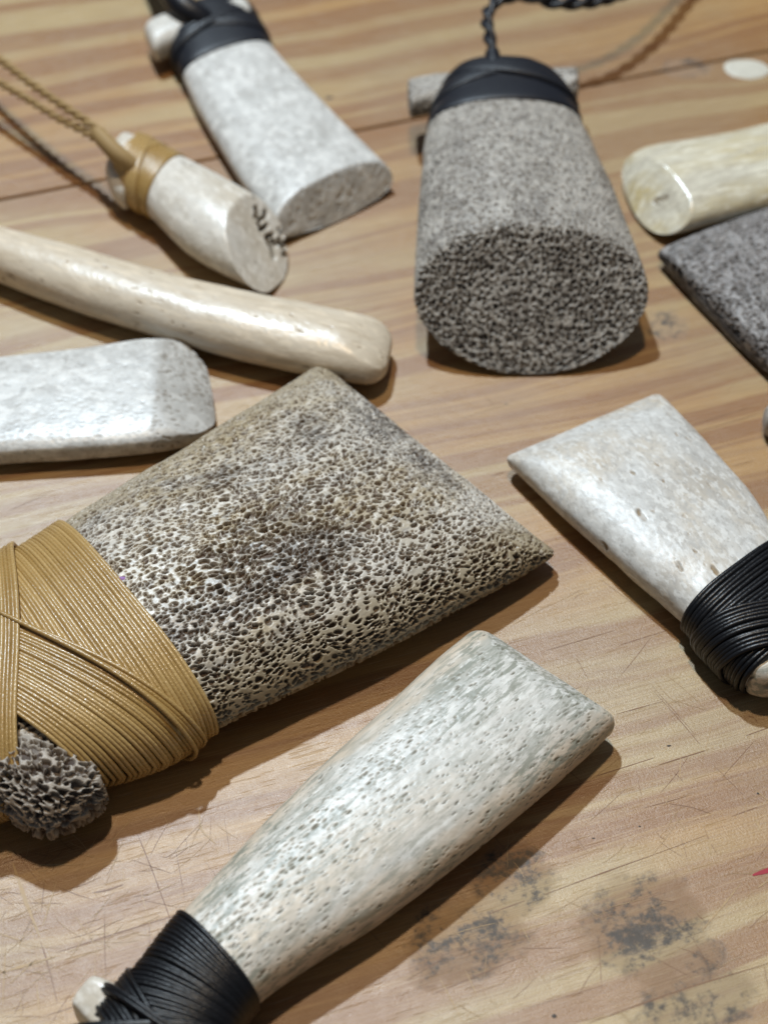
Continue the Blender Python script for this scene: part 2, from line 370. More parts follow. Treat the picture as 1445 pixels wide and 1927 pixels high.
# pore patterns: (depth in mm, pore mask)
def pores_sponge(cell, aspect, wall, depth, seed, closed=.05, small=.52, cl2=.3, s0=.40):
    """round open pores of two sizes between smooth bony walls"""
    def f(loc, P, body):
        uv = body.UV+seed*13.7; big = fbm(loc*.10, seed+5, 2)
        wr = (np.c_[fbm(uv*.22, seed, 2), fbm(uv*.22+17, seed, 2)]-.5)*1.9; jt = (np.c_[vnoise(uv*1.6, seed+8), vnoise(uv*1.6+9, seed+9)]-.5)
        tot = np.zeros(len(loc)); dep = np.zeros(len(loc))
        for k, (c, cl) in enumerate(((cell, closed), (cell*small, cl2))):
            q = np.c_[(uv[:, 0]+wr[:, 0])/aspect, uv[:, 1]+wr[:, 1]]/c+jt*.30*(cell/c)**.5
            f1, f2, cid = voro2(q, seed+k*7, .88); rnd = h3(np.floor(cid*977), 0, 0, 3); sz = s0*(.62+.62*rnd)*(1.18-.45*big)
            m = sst(wall*.6, wall*.6+.14, f2-f1)*(1-sst(sz*.74, sz, f1))*(cid > cl)
            dp = depth*(c/cell)**.7*(.35+.65*h3(np.floor(cid*613), 0, 0, 9))*m
            dep = np.maximum(dep, dp); tot = np.maximum(tot, m*(.5+.5*rnd))
        return dep+(fbm(loc*2.6, seed+20, 2)-.5)*.07, tot
    return f
def pores_fleck(cell, aspect, amount, rad, depth, seed, hw=.5):
    """scattered slit-shaped pits along the grain, in drifts, of mixed size and depth"""
    def f(loc, P, body):
        uv = body.UV+seed*7.3; big = fbm(np.c_[uv[:, 0]*.05, uv[:, 1]*.17, uv[:, 2]], seed+5, 3)
        w = (np.c_[vnoise(uv*.8, seed+8), vnoise(uv*.8+9, seed+9)]-.5)*.7
        q = np.c_[uv[:, 0]/aspect, uv[:, 1]]/cell+w
        f1, f2, cid = voro2(q, seed, .95); am = amount*np.clip((big-.34)*4.5, .05, 1.6)
        r1 = h3(np.floor(cid*983), 1, 2, 5); r2 = h3(np.floor(cid*871), 4, 2, 6)
        rr = rad*(.35+.85*r1*r1); m = (1-sst(rr*.4, rr, f1+.22*(vnoise(uv*3., seed+31)-.5)))*(cid < am)*(.25+.75*r2)
        return depth*m+(fbm(loc*1.6, seed+20, 2)-.5)*.05, m
    return f

# ------------------------------------------------------------------ the table
GA = math.atan2(1.668, 5.07)                       # the boards run 18 degrees off the picture's horizontal
gx = np.array([math.cos(GA), math.sin(GA)]); gy = np.array([-math.sin(GA), math.cos(GA)])
def wood_material(name, off, stains=True):
    m, t, b = new_mat(name); g = NT(t)
    p = g.mapping(g.n('TexCoord', 3), (1000, 1000, 1000))
    q = g.mapping(p, loc=(off, off*.37, off*.11))
    warp = g.noise(g.mapping(q, (.006, .014, .01)), 1.0, 3, .5)
    sep = g.n('SeparateXYZ', 1, Vector=q)
    yy = g.math('ADD', sep, g.math('MULTIPLY', warp, 30.))
    y3 = g.n('CombineXYZ', 0, X=g.math('MULTIPLY', g.n('SeparateXYZ', 0, Vector=q), .004), Y=yy)
    bands = g.noise(y3, .135, 3, .55)                                   # broad early / late wood
    fine = g.noise(g.n('CombineXYZ', 0, X=g.math('MULTIPLY', g.n('SeparateXYZ', 0, Vector=q), .012), Y=yy), .75, 4, .65)
    hue = g.noise(g.mapping(q, (.010, .03, .02), loc=(3, 3, 0)), 1.0, 3)
    lightc = g.mix(g.ramp(hue, .44, .58), (.44, .325, .155), (.41, .235, .08))
    c = g.mix(g.math('MULTIPLY', g.ramp(bands, .46, .55), g.ramp(hue, .30, .55, .6, 1.)), lightc, (.27, .125, .038))
    c = g.mix(g.math('MULTIPLY', g.ramp(bands, .62, .74), .7), c, (.22, .11, .042))
    c = g.mix(g.math('MULTIPLY', g.ramp(fine, .50, .70), .40), c, (.27, .145, .065))
    c = g.mix(g.math('MULTIPLY', g.ramp(g.noise(q, .016, 3), .42, .64), .40), c, (.30, .21, .135))  # greyed wear
    pin = g.noise(g.mapping(q, (.035, 2.6, 1)), 1.0, 2, .5)               # hairline dark pores along the grain
    c = g.mix(g.math('MULTIPLY', g.ramp(pin, .66, .76), .5), c, (.13, .07, .035))
    fib = g.noise(g.mapping(q, (.09, 7.0, 1)), 1.0, 4, .65)             # fibres
    c = g.mix(g.ramp(fib, .44, .66, 0, .42), c, (.24, .135, .06)); c = g.mix(g.ramp(fib, .50, .32, 0, .30), c, (.62, .48, .29))
    blot = g.math('ADD', g.math('MULTIPLY', g.noise(g.mapping(p, (.75, 1, 1), (0, 0, .6)), .20, 5, .65), .6), g.math('MULTIPLY', g.noise(p, .9, 5, .7), .4))
    if stains:
        st = None
        for px, py, rx, ry in STAINS:
            w = at(px, py); lx, ly = (w[:2]-ORG)@gx, (w[:2]-ORG)@gy
            v = g.n('VectorMath', 0, {'operation': 'SUBTRACT'}, _0=p, _1=(lx, ly, 0))
            v = g.n('VectorMath', 0, {'operation': 'MULTIPLY'}, _0=v, _1=(1/rx, 1/ry, 0))
            d = g.n('VectorMath', 1, {'operation': 'LENGTH'}, _0=v)
            k = g.ramp(g.math('ADD', d, g.math('MULTIPLY', g.noise(p, .16, 5, .65), 1.5)), 1.85, 1.45)
            st = k if st is None else g.math('MAXIMUM', st, k)
        c = g.mix(g.math('MULTIPLY', st, .22), c, (.20, .15, .11))
        c = g.mix(g.math('MULTIPLY', st, g.ramp(blot, .46, .60, 0, .95)), c, (.036, .028, .022))
    rough_add = g.math('MULTIPLY', st, .22) if stains else 0.
    # wear that breaks up the varnish
    s1 = g.noise(g.mapping(p, (.10, 2.2, 1), (0, 0, .9)), 1.0, 2); s2 = g.noise(g.mapping(p, (.12, 2.0, 1), (0, 0, -.5)), 1.0, 2); s3 = g.noise(g.mapping(p, (.10, 2.4, 1), (0, 0, 2.0)), 1.0, 2)
    scr = g.math('MAXIMUM', g.math('MAXIMUM', g.ramp(s1, .64, .72), g.ramp(s2, .66, .73)), g.ramp(s3, .66, .73))
    c = g.mix(g.math('MULTIPLY', scr, .22), c, (.56, .43, .28))
    grit = g.noise(p, 2.6, 5, .75)
    h = g.math('ADD', g.math('MULTIPLY', grit, .75), g.math('MULTIPLY', scr, -.35))
    h = g.math('ADD', h, g.math('MULTIPLY', fine, -.35)); h = g.math('ADD', h, g.math('MULTIPLY', g.noise(p, .18, 3), .8))
    bp = g.n('Bump', 0, Strength=.6, Distance=.00014, Height=h)
    r = g.math('ADD', g.math('MULTIPLY', g.noise(p, .5, 4, .7), .26), .235)
    r = g.math('ADD', g.math('ADD', r, g.math('MULTIPLY', scr, .1)), rough_add)
    g.set(b, Base_Color=c, Roughness=r, Normal=bp, Specular_IOR_Level=.82)
    return m
STAINS = [(965, 1665, 6.0, 6.0), (880, 1765, 9.5, 6.0), (1215, 1745, 8.5, 8.5), (1300, 1885, 9, 4.5), (1288, 128, 6.0, 4.0), (1320, 1800, 3.5, 3.), (1255, 612, 4.0, 4.0)]
seam = at(375, 303)[:2]                              # a board joint runs through here
ORG = seam
table = tag(bpy.data.objects.new('table_top', None), 'worn varnished pine table top made of glued boards', None, None, 'structure')
table.location = (ORG[0]*.001, ORG[1]*.001, 0); table.rotation_euler = (0, 0, GA); table.empty_display_size = .02; col.objects.link(table)
def plank(y0, y1, off):
    """board in table coordinates (mm), top at z=0 with eased edges"""
    x0, x1, e, th = -420., 480., .35, 26.
    prof = [(y0+.22, -th), (y0+.22, -e*1.6), (y0+.22+e*.4, -e*.5), (y0+e*1.6, -.0), (y1-e*1.6, -.0), (y1-.22-e*.4, -e*.5), (y1-.22, -e*1.6), (y1-.22, -th)]
    V = [(x*.001, y*.001, z*.001) for x in (x0, x1) for y, z in prof]; n = len(prof)
    F = [(i, (i+1) % n, n+(i+1) % n, n+i) for i in range(n)]+[tuple(range(n))[::-1], tuple(range(n, 2*n))]
    me = bpy.data.meshes.new('plank'); me.from_pydata(V, [], [f[::-1] for f in F]); me.update(); me.materials.append(wood_material('varnished_pine', off))
    o = bpy.data.objects.new('plank', me); col.objects.link(o); o.parent = table; return o
for y0, y1, off in ((-420, -262, 900.), (-262, 0, 0.), (0, 120, 310.), (120, 260, 620.)): plank(y0, y1, off)

def strips(name, segs, mat, z=.03, wk=.62, jw=.4):
    """slender slivers lying in the table's surface: (px polyline, width mm)"""
    V, F = [], []
    for pts, w in segs:
        p = smooth_path([(x, y, 0) for x, y in pts], 14)[:, :2]; tg = np.gradient(p, axis=0); tg /= np.linalg.norm(tg, axis=1, keepdims=True)
        nr = np.c_[-tg[:, 1], tg[:, 0]]; k = np.sin(np.linspace(.08, math.pi-.08, 14))**.5*w*wk/2*(1+jw*rng.normal(0, .5, 14)).clip(.55, 1.4)
        b = len(V)
        for i in range(14):
            for sg in (-1, 1):
                c = p[i]+nr[i]*sg*k[i]; V.append((c[0], c[1], z))
        F += [(b+2*i, b+2*i+1, b+2*i+3, b+2*i+2) for i in range(13)]
    V = np.array(V); d = V[:, :2]-ORG; V = np.c_[d@gx, d@gy, V[:, 2]]*.001
    F = [f if np.cross(V[f[1]]-V[f[0]], V[f[2]]-V[f[0]])[2] > 0 else f[::-1] for f in F]
    me = bpy.data.meshes.new(name); me.from_pydata([tuple(v) for v in V], [], F); me.update(); me.materials.append(mat)
    o = bpy.data.objects.new(name, me); col.objects.link(o); o.parent = table; o['kind'] = 'stuff'; return o
def plain(name, c, r, spec=.5):
    m, t, b = new_mat(name); g = NT(t); n = g.noise(g.mapping(g.n('TexCoord', 3), (1000,)*3), .9, 4)
    g.set(b, Base_Color=g.mix(n, tuple(x*.75 for x in c), tuple(min(1, x*1.2) for x in c)), Roughness=g.math('ADD', g.math('MULTIPLY', n, .2), r-.1), Specular_IOR_Level=spec); return m
def c8(*p): return [(800+x*.4464, 1300+y*.4464) for x, y in p]
def c7(*p): return [(x*.2907, 1400+y*.2907) for x, y in p]
def c6(*p): return [(900+x*.377, 700+y*.377) for x, y in p]
cracks = [(c8((720, 360), (965, 282)), .22), (c8((985, 312), (1180, 252)), .3), (c8((920, 495), (1100, 445)), .18), (c8((500, 860), (700, 785), (965, 690)), .25), (c8((270, 940), (420, 885)), .18),
 (c8((965, 690), (1180, 610)), .1), (c8((800, 100), (1000, 45)), .2), (c8((30, 1280), (400, 1125)), .16), (c8((690, 1400), (1050, 1270), (1445, 1150)), .26), (c8((1350, 190), (1445, 155)), .25), (c8((530, 420), (700, 380)), .15),
 (c8((400, 1345), (760, 1240)), .12), (c8((1290, 530), (1400, 490)), .12), (c8((960, 0), (1050, 100), (1160, 230)), .13), (c8((1210, 310), (1340, 440)), .1),
 (c6((340, 1390), (680, 1290)), .2), (c6((700, 1365), (940, 1290)), .2), (c6((490, 1430), (545, 1530)), .15), (c6((600, 1030), (760, 1150), (930, 1290)), .1), (c6((860, 1560), (1080, 1810)), .1),
 (c6((1090, 300), (1430, 200)), .2), (c6((1060, 270), (1370, 170)), .16), (c6((60, 520), (140, 495)), .25), (c6((1270, 470), (1370, 445)), .12), (c7((370, 1350), (760, 1225), (1160, 1105)), .24), (c7((300, 1760), (520, 1690)), .22),
 (c7((890, 580), (980, 800), (1110, 1150)), .26), (c7((680, 1050), (680, 1300), (690, 1580)), .17), (c7((1140, 690), (1200, 1010)), .16), (c7((265, 1280), (310, 1420), (375, 1680)), .3), (c7((290, 880), (270, 1100)), .16), (c7((600, 965), (700, 945), (800, 910)), .4),
 ([(640, 880), (700, 862)], .1), ([(860, 790), (960, 760)], .12), ([(20, 960), (90, 930)], .12), ([(830, 740), (960, 712)], .1)]
pale = [(c7((85, 770), (170, 1020), (260, 1250)), .7), (c7((0, 1485), (180, 1430), (370, 1375)), .55), (c7((370, 890), (280, 1180)), .3), (c7((1285, 400), (1310, 560), (1400, 650)), .4), (c7((0, 1230), (160, 1280)), .35), (c7((40, 1300), (20, 1700)), .25), (c7((230, 785), (530, 780)), .28), (c7((60, 1560), (230, 1400)), .25), (c7((240, 1550), (260, 1760)), .22),
 (c8((1165, 1010), (1250, 910), (1330, 810)), .3), (c8((1400, 830), (1445, 800)), .3), (c8((1195, 620), (1203, 690)), .55), (c8((60, 1210), (160, 1400)), .25), (c8((880, 640), (910, 720)), .16), (c8((1390, 540), (1415, 600)), .35), (c8((1075, 270), (1070, 400)), .2), (c8((170, 1180), (220, 1290)), .22), (c8((400, 980), (440, 1060)), .16),
 (c6((480, 1340), (540, 1420)), .15), ([(1160, 1480), (1180, 1540)], .12)]
for i in range(330):                                  # hairline scuffs all over, thickest at the lower left
    if i < 170: x, y = rng.uniform(-20, 460), rng.uniform(1560, 1940)
    elif i < 250: x, y = rng.uniform(850, 1460), rng.uniform(1300, 1940)
    else: x, y = rng.uniform(-20, 1460), rng.uniform(700, 1940)
    a_, l_ = rng.uniform(0, math.pi), rng.uniform(15, 110); dx, dy = math.cos(a_)*l_/2, math.sin(a_)*l_/2; bw = rng.normal(0, 4)
    (cracks if rng.random() < .35 else pale).append(([(x-dx, y-dy), (x-dy/l_*bw, y+dx/l_*bw), (x+dx, y+dy)], rng.uniform(.06, .15)))
strips('grain_crack', cracks, plain('dark_crack', (.22, .115, .06), .5, .5))
strips('scratch', pale, plain('pale_scratch', (.47, .33, .18), .5, .4), .045)
strips('pen_mark', [(c8((1378, 778), (1410, 768), (1470, 750), (1540, 730)), .7)], plain('red_ink', (.36, .012, .035), .55), .05, 1., .1)
# white oval paint spot
def blob(name, px, py, rx, ry, hgt, mat, parent=None, seed=0, irr=.06):
    c = at(px, py); V = [(c[0], c[1], hgt)]; F = []; n = 28; rg = np.random.default_rng(seed); k = 1+irr*np.cumsum(rg.normal(0, .25, n)); k = k/k.mean(); k = (k+np.roll(k, 1)+np.roll(k, -1))/3
    for i, (f, z) in enumerate(((.45, hgt*.95), (.8, hgt*.75), (.95, hgt*.45), (1., .012))):
        for a in range(n):
            th = a*2*math.pi/n; V.append((c[0]+rx*f*k[a]*math.cos(th), c[1]+ry*f*k[a]*math.sin(th), z))
    F = [(0, 1+a, 1+(a+1) % n) for a in range(n)]
    for i in range(3): F += [(1+i*n+a, 1+(i+1)*n+a, 1+(i+1)*n+(a+1) % n, 1+i*n+(a+1) % n) for a in range(n)]
    if parent is table:
        V = np.array(V); d = V[:, :2]-ORG; V = np.c_[d@gx, d@gy, V[:, 2]]*.001
        me = bpy.data.meshes.new(name); me.from_pydata([tuple(v) for v in V], [], F); me.update(); me.materials.append(mat); me.polygons.foreach_set('use_smooth', np.ones(len(F), bool))
        o = bpy.data.objects.new(name, me); col.objects.link(o); o.parent = table; return o
    return mesh_obj(name, V, F, mat, parent)
blob('paint_spot', 1402, 130, 4.7, 3.7, .3, plain('dried_white_paint', (.60, .59, .52), .5), table, 3, .14)

dk = plain('dark_grime', (.05, .04, .032), .6)
for i, (x, y, a_, b_) in enumerate(((1258, 1404, .38, .25), (1425, 1493, .25, .25), (1043, 1912, .35, .5), (620, 184, .9, .7), (952, 760, .3, .2), (1203, 1555, .22, .2), (395, 365, .0, .0), (1116, 1578, .3, .16))):
    if a_: blob('grime_speck', x, y, a_*.75, b_*.6, .03, dk, table, 20+i, .3)
# ------------------------------------------------------------------ the pieces of bone
PEND = 'carved bone pendants laid out on the table'
def mm(b, px, py, z):
    """length along a body of the picture point"""
    p = at(px, py, z); d = np.linalg.norm(b.P0.mean(1)-p, axis=1); return b.S0[d.argmin(), 0]

# --- big spongy pendant with tan binding
E = Body([((-330, 1290), (-130, 1560), 6, 12, .3), ((-120, 1150), (110, 1480), 6, 13, .3), ((0, 1078), (290, 1430), 6, 14, .3), ((112, 1006), (405, 1368), 6, 14.5, .3),
          ((350, 858), (722, 1220), 5.5, 14, .3), ((480, 775), (890, 1130), 5, 12.5, .3), ((600, 694), (1058, 1040), 3.6, 10, .3)],
         n=2.35, res=.135, cuts=[((640, 770, 11), (960, 1030, 9.0), (840, 850, 3.0))], r1=2.6, soft=.5)
eo = empty('bone_pendant', E.base, 'large spongy brown bone pendant with flared end and tan thread binding', 'pendant', PEND)
E.build('body', M['spongy'], eo, pores_sponge(.86, 1.5, .17, .9, 3, .07, s0=.45, cl2=.4), .3, 1)
v_ = E.P.reshape(-1, 3)-CAMP; u_ = np.stack([PX_W/2+FOC*(v_@RT)/(v_@FW), PX_H/2-FOC*(v_@UP)/(v_@FW)], 1); k_ = (np.linalg.norm(u_-[228, 1088], axis=1)+(E.P.reshape(-1, 3)[:, 2] < 4)*999).argmin(); q_ = E.P.reshape(-1, 3)[k_]
mesh_obj('paint_fleck', [q_+.05*np.array([0, 0, 1])+np.array([.75*math.cos(a)*f, .42*math.sin(a)*f, .22*(1-f*f)-.1]) for f in (1, .6, .05) for a in np.arange(12)*math.pi/6], [(i*12+j, i*12+(j+1) % 12, i*12+12+(j+1) % 12, i*12+12+j) for i in (0, 1) for j in range(12)], plain('purple_paint', (.36, .20, .50), .4), eo)
S = T_ = E.T[3]
eb = mesh_obj('binding', *tube([E.surf(np.full(90, S-.9), np.linspace(0, 1, 90, endpoint=False), .2)[0]], .2, 5, True), M['tan'], eo)
r = .34
strands(E, eb, [(S-.58*j*.78, S-.61*j, .0) for j in range(30)], r, M['tan'], seed=2)
strands(E, eb, [(S-23-j*.48, S-2.2-j*.61, .55+.006*j) for j in range(25)], r, M['tan'], seed=3)
strands(E, eb, [(S-5.6-j*.55, S-27-j*.58, 1.1) for j in range(10)], r, M['tan'], seed=4)
strands(E, eb, [(S-22.0, S-4.2, 1.35)], r, M['tan'], seed=5)
TE = Body([((-170, 1350), (-170, 1520), 6, 12.0, .8), ((0, 1388), (0, 1535), 6, 12.5, .8), ((120, 1402), (100, 1566), 6, 12, .8), ((188, 1440), (205, 1508), 6, 10, 2.0)], n=2.6, res=.15, r1=1.6, cuts=[((90, 1480, 13), (190, 1440, 10), (200, 1500, 8))], soft=.5)
TE.build('toggle', M['spongy_toggle'], eo, pores_sponge(1.15, 1.25, .13, 1.3, 13, .02, s0=.54, cl2=.4), .6, 2)

# --- front white pendant with black thread binding
Fb = Body([((90, 2010), (330, 2105), 5, 9.5, .6), ((215, 1888), (418, 1990), 5, 9.5, .6), ((340, 1733), (482, 1888), 5.2, 10, .5), ((520, 1532), (730, 1722), 5.2, 10, .3), ((700, 1362), (960, 1545), 5, 10, .3), ((830, 1240), (1100, 1425), 4.6, 9.5, .3), ((895, 1188), (1168, 1362), 4.2, 8.6, .3)],
          n=2.5, res=.16, cuts=[((930, 1215, 8.8), (1125, 1350, 8.8), (1040, 1255, 5.0))], r1=2.0, soft=.4)
fo = empty('bone_pendant', Fb.base, 'long white bone pendant with dark flecks and black thread binding, beside the spongy pendant', 'pendant', PEND)
Fb.build('body', M['front'], fo, pores_fleck(.36, 3.2, .40, .50, .14, 21), .15, 3)
S = Fb.T[2]; r = .36
fb_ = mesh_obj('binding', *tube([Fb.surf(np.full(90, S-.9), np.linspace(0, 1, 90, endpoint=False), .2)[0]], .2, 5, True), M['black'], fo)
strands(Fb, fb_, [(S-.62*j*.95, S-.62*j*.62, 0) for j in range(24)], r, M['black'], seed=12)
strands(Fb, fb_, [(S-6.5-.55*j, S-16-.6*j, .55) for j in range(9)], r, M['black'], seed=13)
strands(Fb, fb_, [(S-17-.6*j, S-6.5-.5*j, 1.05) for j in range(8)], r, M['black'], seed=14)
strands(Fb, fb_, [(S-9.5, S-12.5, 1.5), (S-10.1, S-13.1, 1.5)], r, M['black'], seed=15)
TF = Body([((330, 1960), (280, 2060), 5, 9, 1), ((235, 1872), (190, 1960), 5, 9, 1), ((185, 1852), (140, 1905), 5, 8.6, 1.5)], n=4.0, res=.25, r1=.35, cuts=[((185, 1862, 8.8), (150, 1900, 8.0), (240, 1900, 9.2))])
TF.build('toggle', M['ivory'], fo, None, .45, 4)

# --- grey pendant with black binding, oblique cut end, braided cord
GCUT = ((812, 494, 14.0), (1182, 488, 14.0), (1005, 703, .6))
Gb = Body([((862, 152), (1008, 142), 9, 13.5, 2.5), ((840, 178), (1044, 168), 10, 15.5, 1.8), ((806, 245), (1092, 236), 10.5, 17, .9), ((790, 370), (1150, 360), 10.5, 18, .3), ((782, 480), (1194, 470), 10.5, 18, .3), ((778, 580), (1228, 570), 10.5, 18, .3), ((772, 720), (1265, 700), 10.5, 18, .3), ((768, 800), (1285, 780), 10.5, 18, .3)],
          n=2.2, nb=1.85, res=.145, cuts=[GCUT], soft=.9)
go = empty('bone_pendant', Gb.base, 'thick grey porous bone pendant with sloping cut end and smooth black binding', 'pendant', PEND)
def g_pores(loc, P, b):
    end = loc[:, 0]; d1, m1 = pores_sponge(.90, 1.15, .15, .45, 31, .30, s0=.42, cl2=.5)(loc, P, b); d2, m2 = pores_sponge(.92, 1.1, .15, .75, 33, .04, s0=.48, cl2=.45)(loc, P, b)
    pl = Gb.cutmask(P); return d1*(1-pl)+d2*pl, m1*.85*(1-pl)+m2*pl
Gb.cutmask = lambda P: sst(-.9, -.2, P@Gb.pl[0][0]-Gb.pl[0][1])
Gb.build('body', M['grey'], go, g_pores, .3, 5)
S = Gb.T[2]
gbn = band(Gb, go, (S+.4, S+.4), (.3, .3), .05, M['black_band'], .5, 'binding', ns=22, nr=20)
band(Gb, gbn, (S*.78, S*.30), (S*.28, .4), .35, M['black_band'], .75, 'band', nr=8, ridge=.06)
band(Gb, gbn, (S*.32, S*.80), (.4, S*.30), .7, M['black_band'], .75, 'band', nr=8, ridge=.06)
TG = Body([((765, 158), (770, 215), 9, 12, 6), ((800, 152), (803, 208), 9, 12, 6), ((930, 142), (930, 192), 9, 12, 6), ((1060, 138), (1060, 190), 9, 12, 6), ((1085, 140), (1085, 186), 9, 12, 6)], n=2.2, res=.25, r0=.9, r1=.9)
TG.build('toggle', M['grey'], go, pores_sponge(.9, 1.2, .15, .35, 41, .4), .3, 6)
gc = mesh_obj('cord', *tube([smooth_path([(935, 178, 10), (930, 135, 14.5), (926, 100, 15.5)], 20)], np.linspace(1.9, 1.5, 20), 10), M['black_band'], go)
rope(smooth_path([(926, 104, 15.5), (920, 65, 16.5), (916, 30, 17), (935, 2, 17), (985, -8, 16), (1045, 6, 15), (1110, 4, 14), (1190, -20, 12), (1300, -90, 8), (1500, -230, 3)], 260), gc, M['black_band'], .62, .75, 9.0, 2, 'strand')

# --- white pendant behind it to the left: black binding and oblique end
ACUT = ((540, 372, 7.0), (700, 300, 6.8), (652, 405, .6))
Ab = Body([((322, 38), (452, 10), 3.2, 7.0, .8), ((326, 70), (474, 36), 3.2, 7.5, .6), ((345, 148), (514, 96), 3.2, 7.5, .4), ((440, 322), (642, 234), 3.2, 7.5, .3), ((520, 430), (748, 340), 3.2, 7.5, .3), ((580, 520), (830, 430), 3.2, 7.5, .3)],
          n=2.5, nb=2.6, res=.22, cuts=[ACUT], soft=.3)
ao = empty('bone_pendant', Ab.base, 'flat pale white bone pendant with smooth black binding and sloping speckled end', 'pendant', PEND)
def a_pores(loc, P, b):
    d, m = pores_fleck(1.1, 1.2, .8, .5, .25, 61)(loc, P, b); k = sst(-.8, -.1, P@Ab.pl[0][0]-Ab.pl[0][1]); return d*k, m*k*.8
Ab.build('body', M['white_grey'], ao, a_pores, .15, 7)
S = Ab.T[2]
ab_ = band(Ab, ao, (S+.3, S+.3), (.4, .4), .05, M['black_band'], .45, 'binding', ns=22, nr=18)
band(Ab, ab_, (S*.45, S*.85), (.5, S*.35), .35, M['black_band'], .7, 'band', nr=7, ridge=.06)
band(Ab, ab_, (S*.80, S*.40), (S*.30, .5), .65, M['black_band'], .7, 'band', nr=7, ridge=.06)
TA = Body([((268, 58), (292, 108), 4.5, 7.6, 1.6), ((300, 42), (318, 96), 4.5, 8, 1.4), ((400, 16), (420, 62), 5, 8.5, 1.6), ((462, 10), (480, 44), 5, 8.2, 2)], n=2.3, res=.3, r0=1.8, r1=1.6)
TA.build('toggle', M['white'], ao, None, .3, 8)
mesh_obj('cord', *tube([smooth_path([(400, 72, 4), (380, 42, 7), (350, 20, 9), (328, -8, 10), (300, -50, 10), (240, -150, 4)], 40)], np.linspace(3.2, 1.6, 40), 10), M['black_band'], ao)

# --- small round pendant with tan binding and carved marks
Bb = Body([((240, 262), (205, 322), 5.2, 9.6, 1.0), ((275, 276), (228, 352), 5.4, 10, .6), ((352, 312), (276, 392), 5.6, 10.8, .4), ((440, 356), (352, 466), 5.8, 11.4, .3), ((500, 392), (420, 506), 5.6, 11.2, .3), ((574, 440), (486, 536), 5.4, 10.8, .3)],
          n=2.05, res=.13, cuts=[((412, 428, 11.4), (515, 402, 5.8), (452, 520, 5.8))], soft=.25, r1=3.6)
bo = empty('bone_pendant', Bb.base, 'small round white bone pendant with tan binding and carved marks on its cut end', 'pendant', PEND)
STROKES = [[(482, 392), (486, 404)], [(482, 406), (492, 412)], [(499, 399), (500, 406)], [(488, 420), (492, 432)], [(492, 432), (502, 424)], [(503, 444), (513, 441)], [(503, 447), (512, 466)], [(512, 466), (516, 484)], [(515, 452), (520, 460)], [(526, 432), (532, 438)], [(526, 450), (532, 464)], [(532, 464), (544, 452)], [(535, 479), (548, 475)]]
def b_pores(loc, P, b):
    c, s_ = math.cos(PITCH), math.sin(PITCH); v = P-CAMP; zf = v@FW; u = np.stack([PX_W/2+FOC*(v@RT)/zf, PX_H/2-FOC*(v@UP)/zf], 1)
    m = np.zeros(len(P)); wb = (fbm(loc*1.2, 3, 2)-.5)*3
    for (a, e) in STROKES:
        a, e = np.array(a, float), np.array(e, float); d = e-a; t = np.clip(((u-a)@d)/(d@d), 0, 1); m = np.maximum(m, 1-sst(2.4, 5.6, np.linalg.norm(u-a-t[:, None]*d, axis=1)+wb))
    m *= P[:, 2] > 1.
    d, k = pores_fleck(1.3, 1.6, .25, .4, .2, 71)(loc, P, b); return m*1.3+d*.5, np.maximum(m, k*.6)
Bb.build('body', M['ivory'], bo, b_pores, .15, 9)
S = Bb.T[2]
bb_ = band(Bb, bo, (S+.3, S+.3), (S-9.5, S-9.5), .05, M['tan'], .45, 'binding', ns=18, nr=13, ridge=.06)
band(Bb, bb_, (S-3.5, S-6.5), (S-8.5, S-12.5), .35, M['tan'], .45, 'band', nr=6, ridge=.06)
band(Bb, bb_, (S-7.5, S-2.0), (S-12, S-6.0), .6, M['tan'], .40, 'band', nr=5, ridge=.06)
TB = Body([((228, 298), (196, 330), 5, 8.6, 2), ((240, 306), (212, 366), 4.6, 8.4, 1.0), ((262, 330), (236, 384), 4.6, 8, 1.0)], n=2.4, res=.3, r0=1.2, r1=1.2)
TB.build('toggle', M['ivory'], bo, None, .3, 10)
bc = mesh_obj('cord', *tube([smooth_path([(258, 318, 9), (228, 296, 11), (200, 268, 12.5), (184, 250, 13)], 24)], np.linspace(1.9, 1.45, 24), 10), M['tan_dark'], bo)
rope(smooth_path([(206, 272, 12.3), (175, 238, 12.5), (120, 200, 12.5), (60, 158, 12), (0, 112, 11.5), (-90, 50, 9), (-260, -60, 2)], 240), bc, M['tan_dark'], .42, .55, 5.4, 2, 'strand')
rope(smooth_path([(200, 274, 12.0), (160, 248, 11), (110, 222, 10.5), (55, 188, 10), (0, 156, 9.5), (-100, 100, 8), (-280, 10, 2)], 240), bc, M['tan_dark'], .40, .50, 5.0, 2, 'strand', 1.)

# --- long curved cream bone
Cb = Body([((-150, 390), (-150, 466), 4.4, 8.4, .4), ((0, 438), (0, 522), 4.4, 8.6, .3), ((150, 478), (142, 576), 4.4, 8.8, .3), ((300, 522), (292, 622), 4.4, 8.8, .3), ((450, 557), (442, 666), 4.4, 8.8, .3), ((600, 587), (584, 698), 4.3, 8.6, .3), ((695, 607), (678, 714), 4.1, 8.2, .3), ((742, 620), (724, 718), 3.8, 7.4, .3)],
          n=2.2, res=.22, cuts=[((655, 634, 8.6), (742, 670, 4.8))], r1=3.6, soft=.8)
co = empty('bone_rod', Cb.base, 'long curved cream bone rod with glossy rounded end, beside the carved round pendant', 'bone', PEND)
Cb.build('body', M['cream'], co, pores_fleck(.9, 2.6, .12, .36, .16, 81), .15, 11)

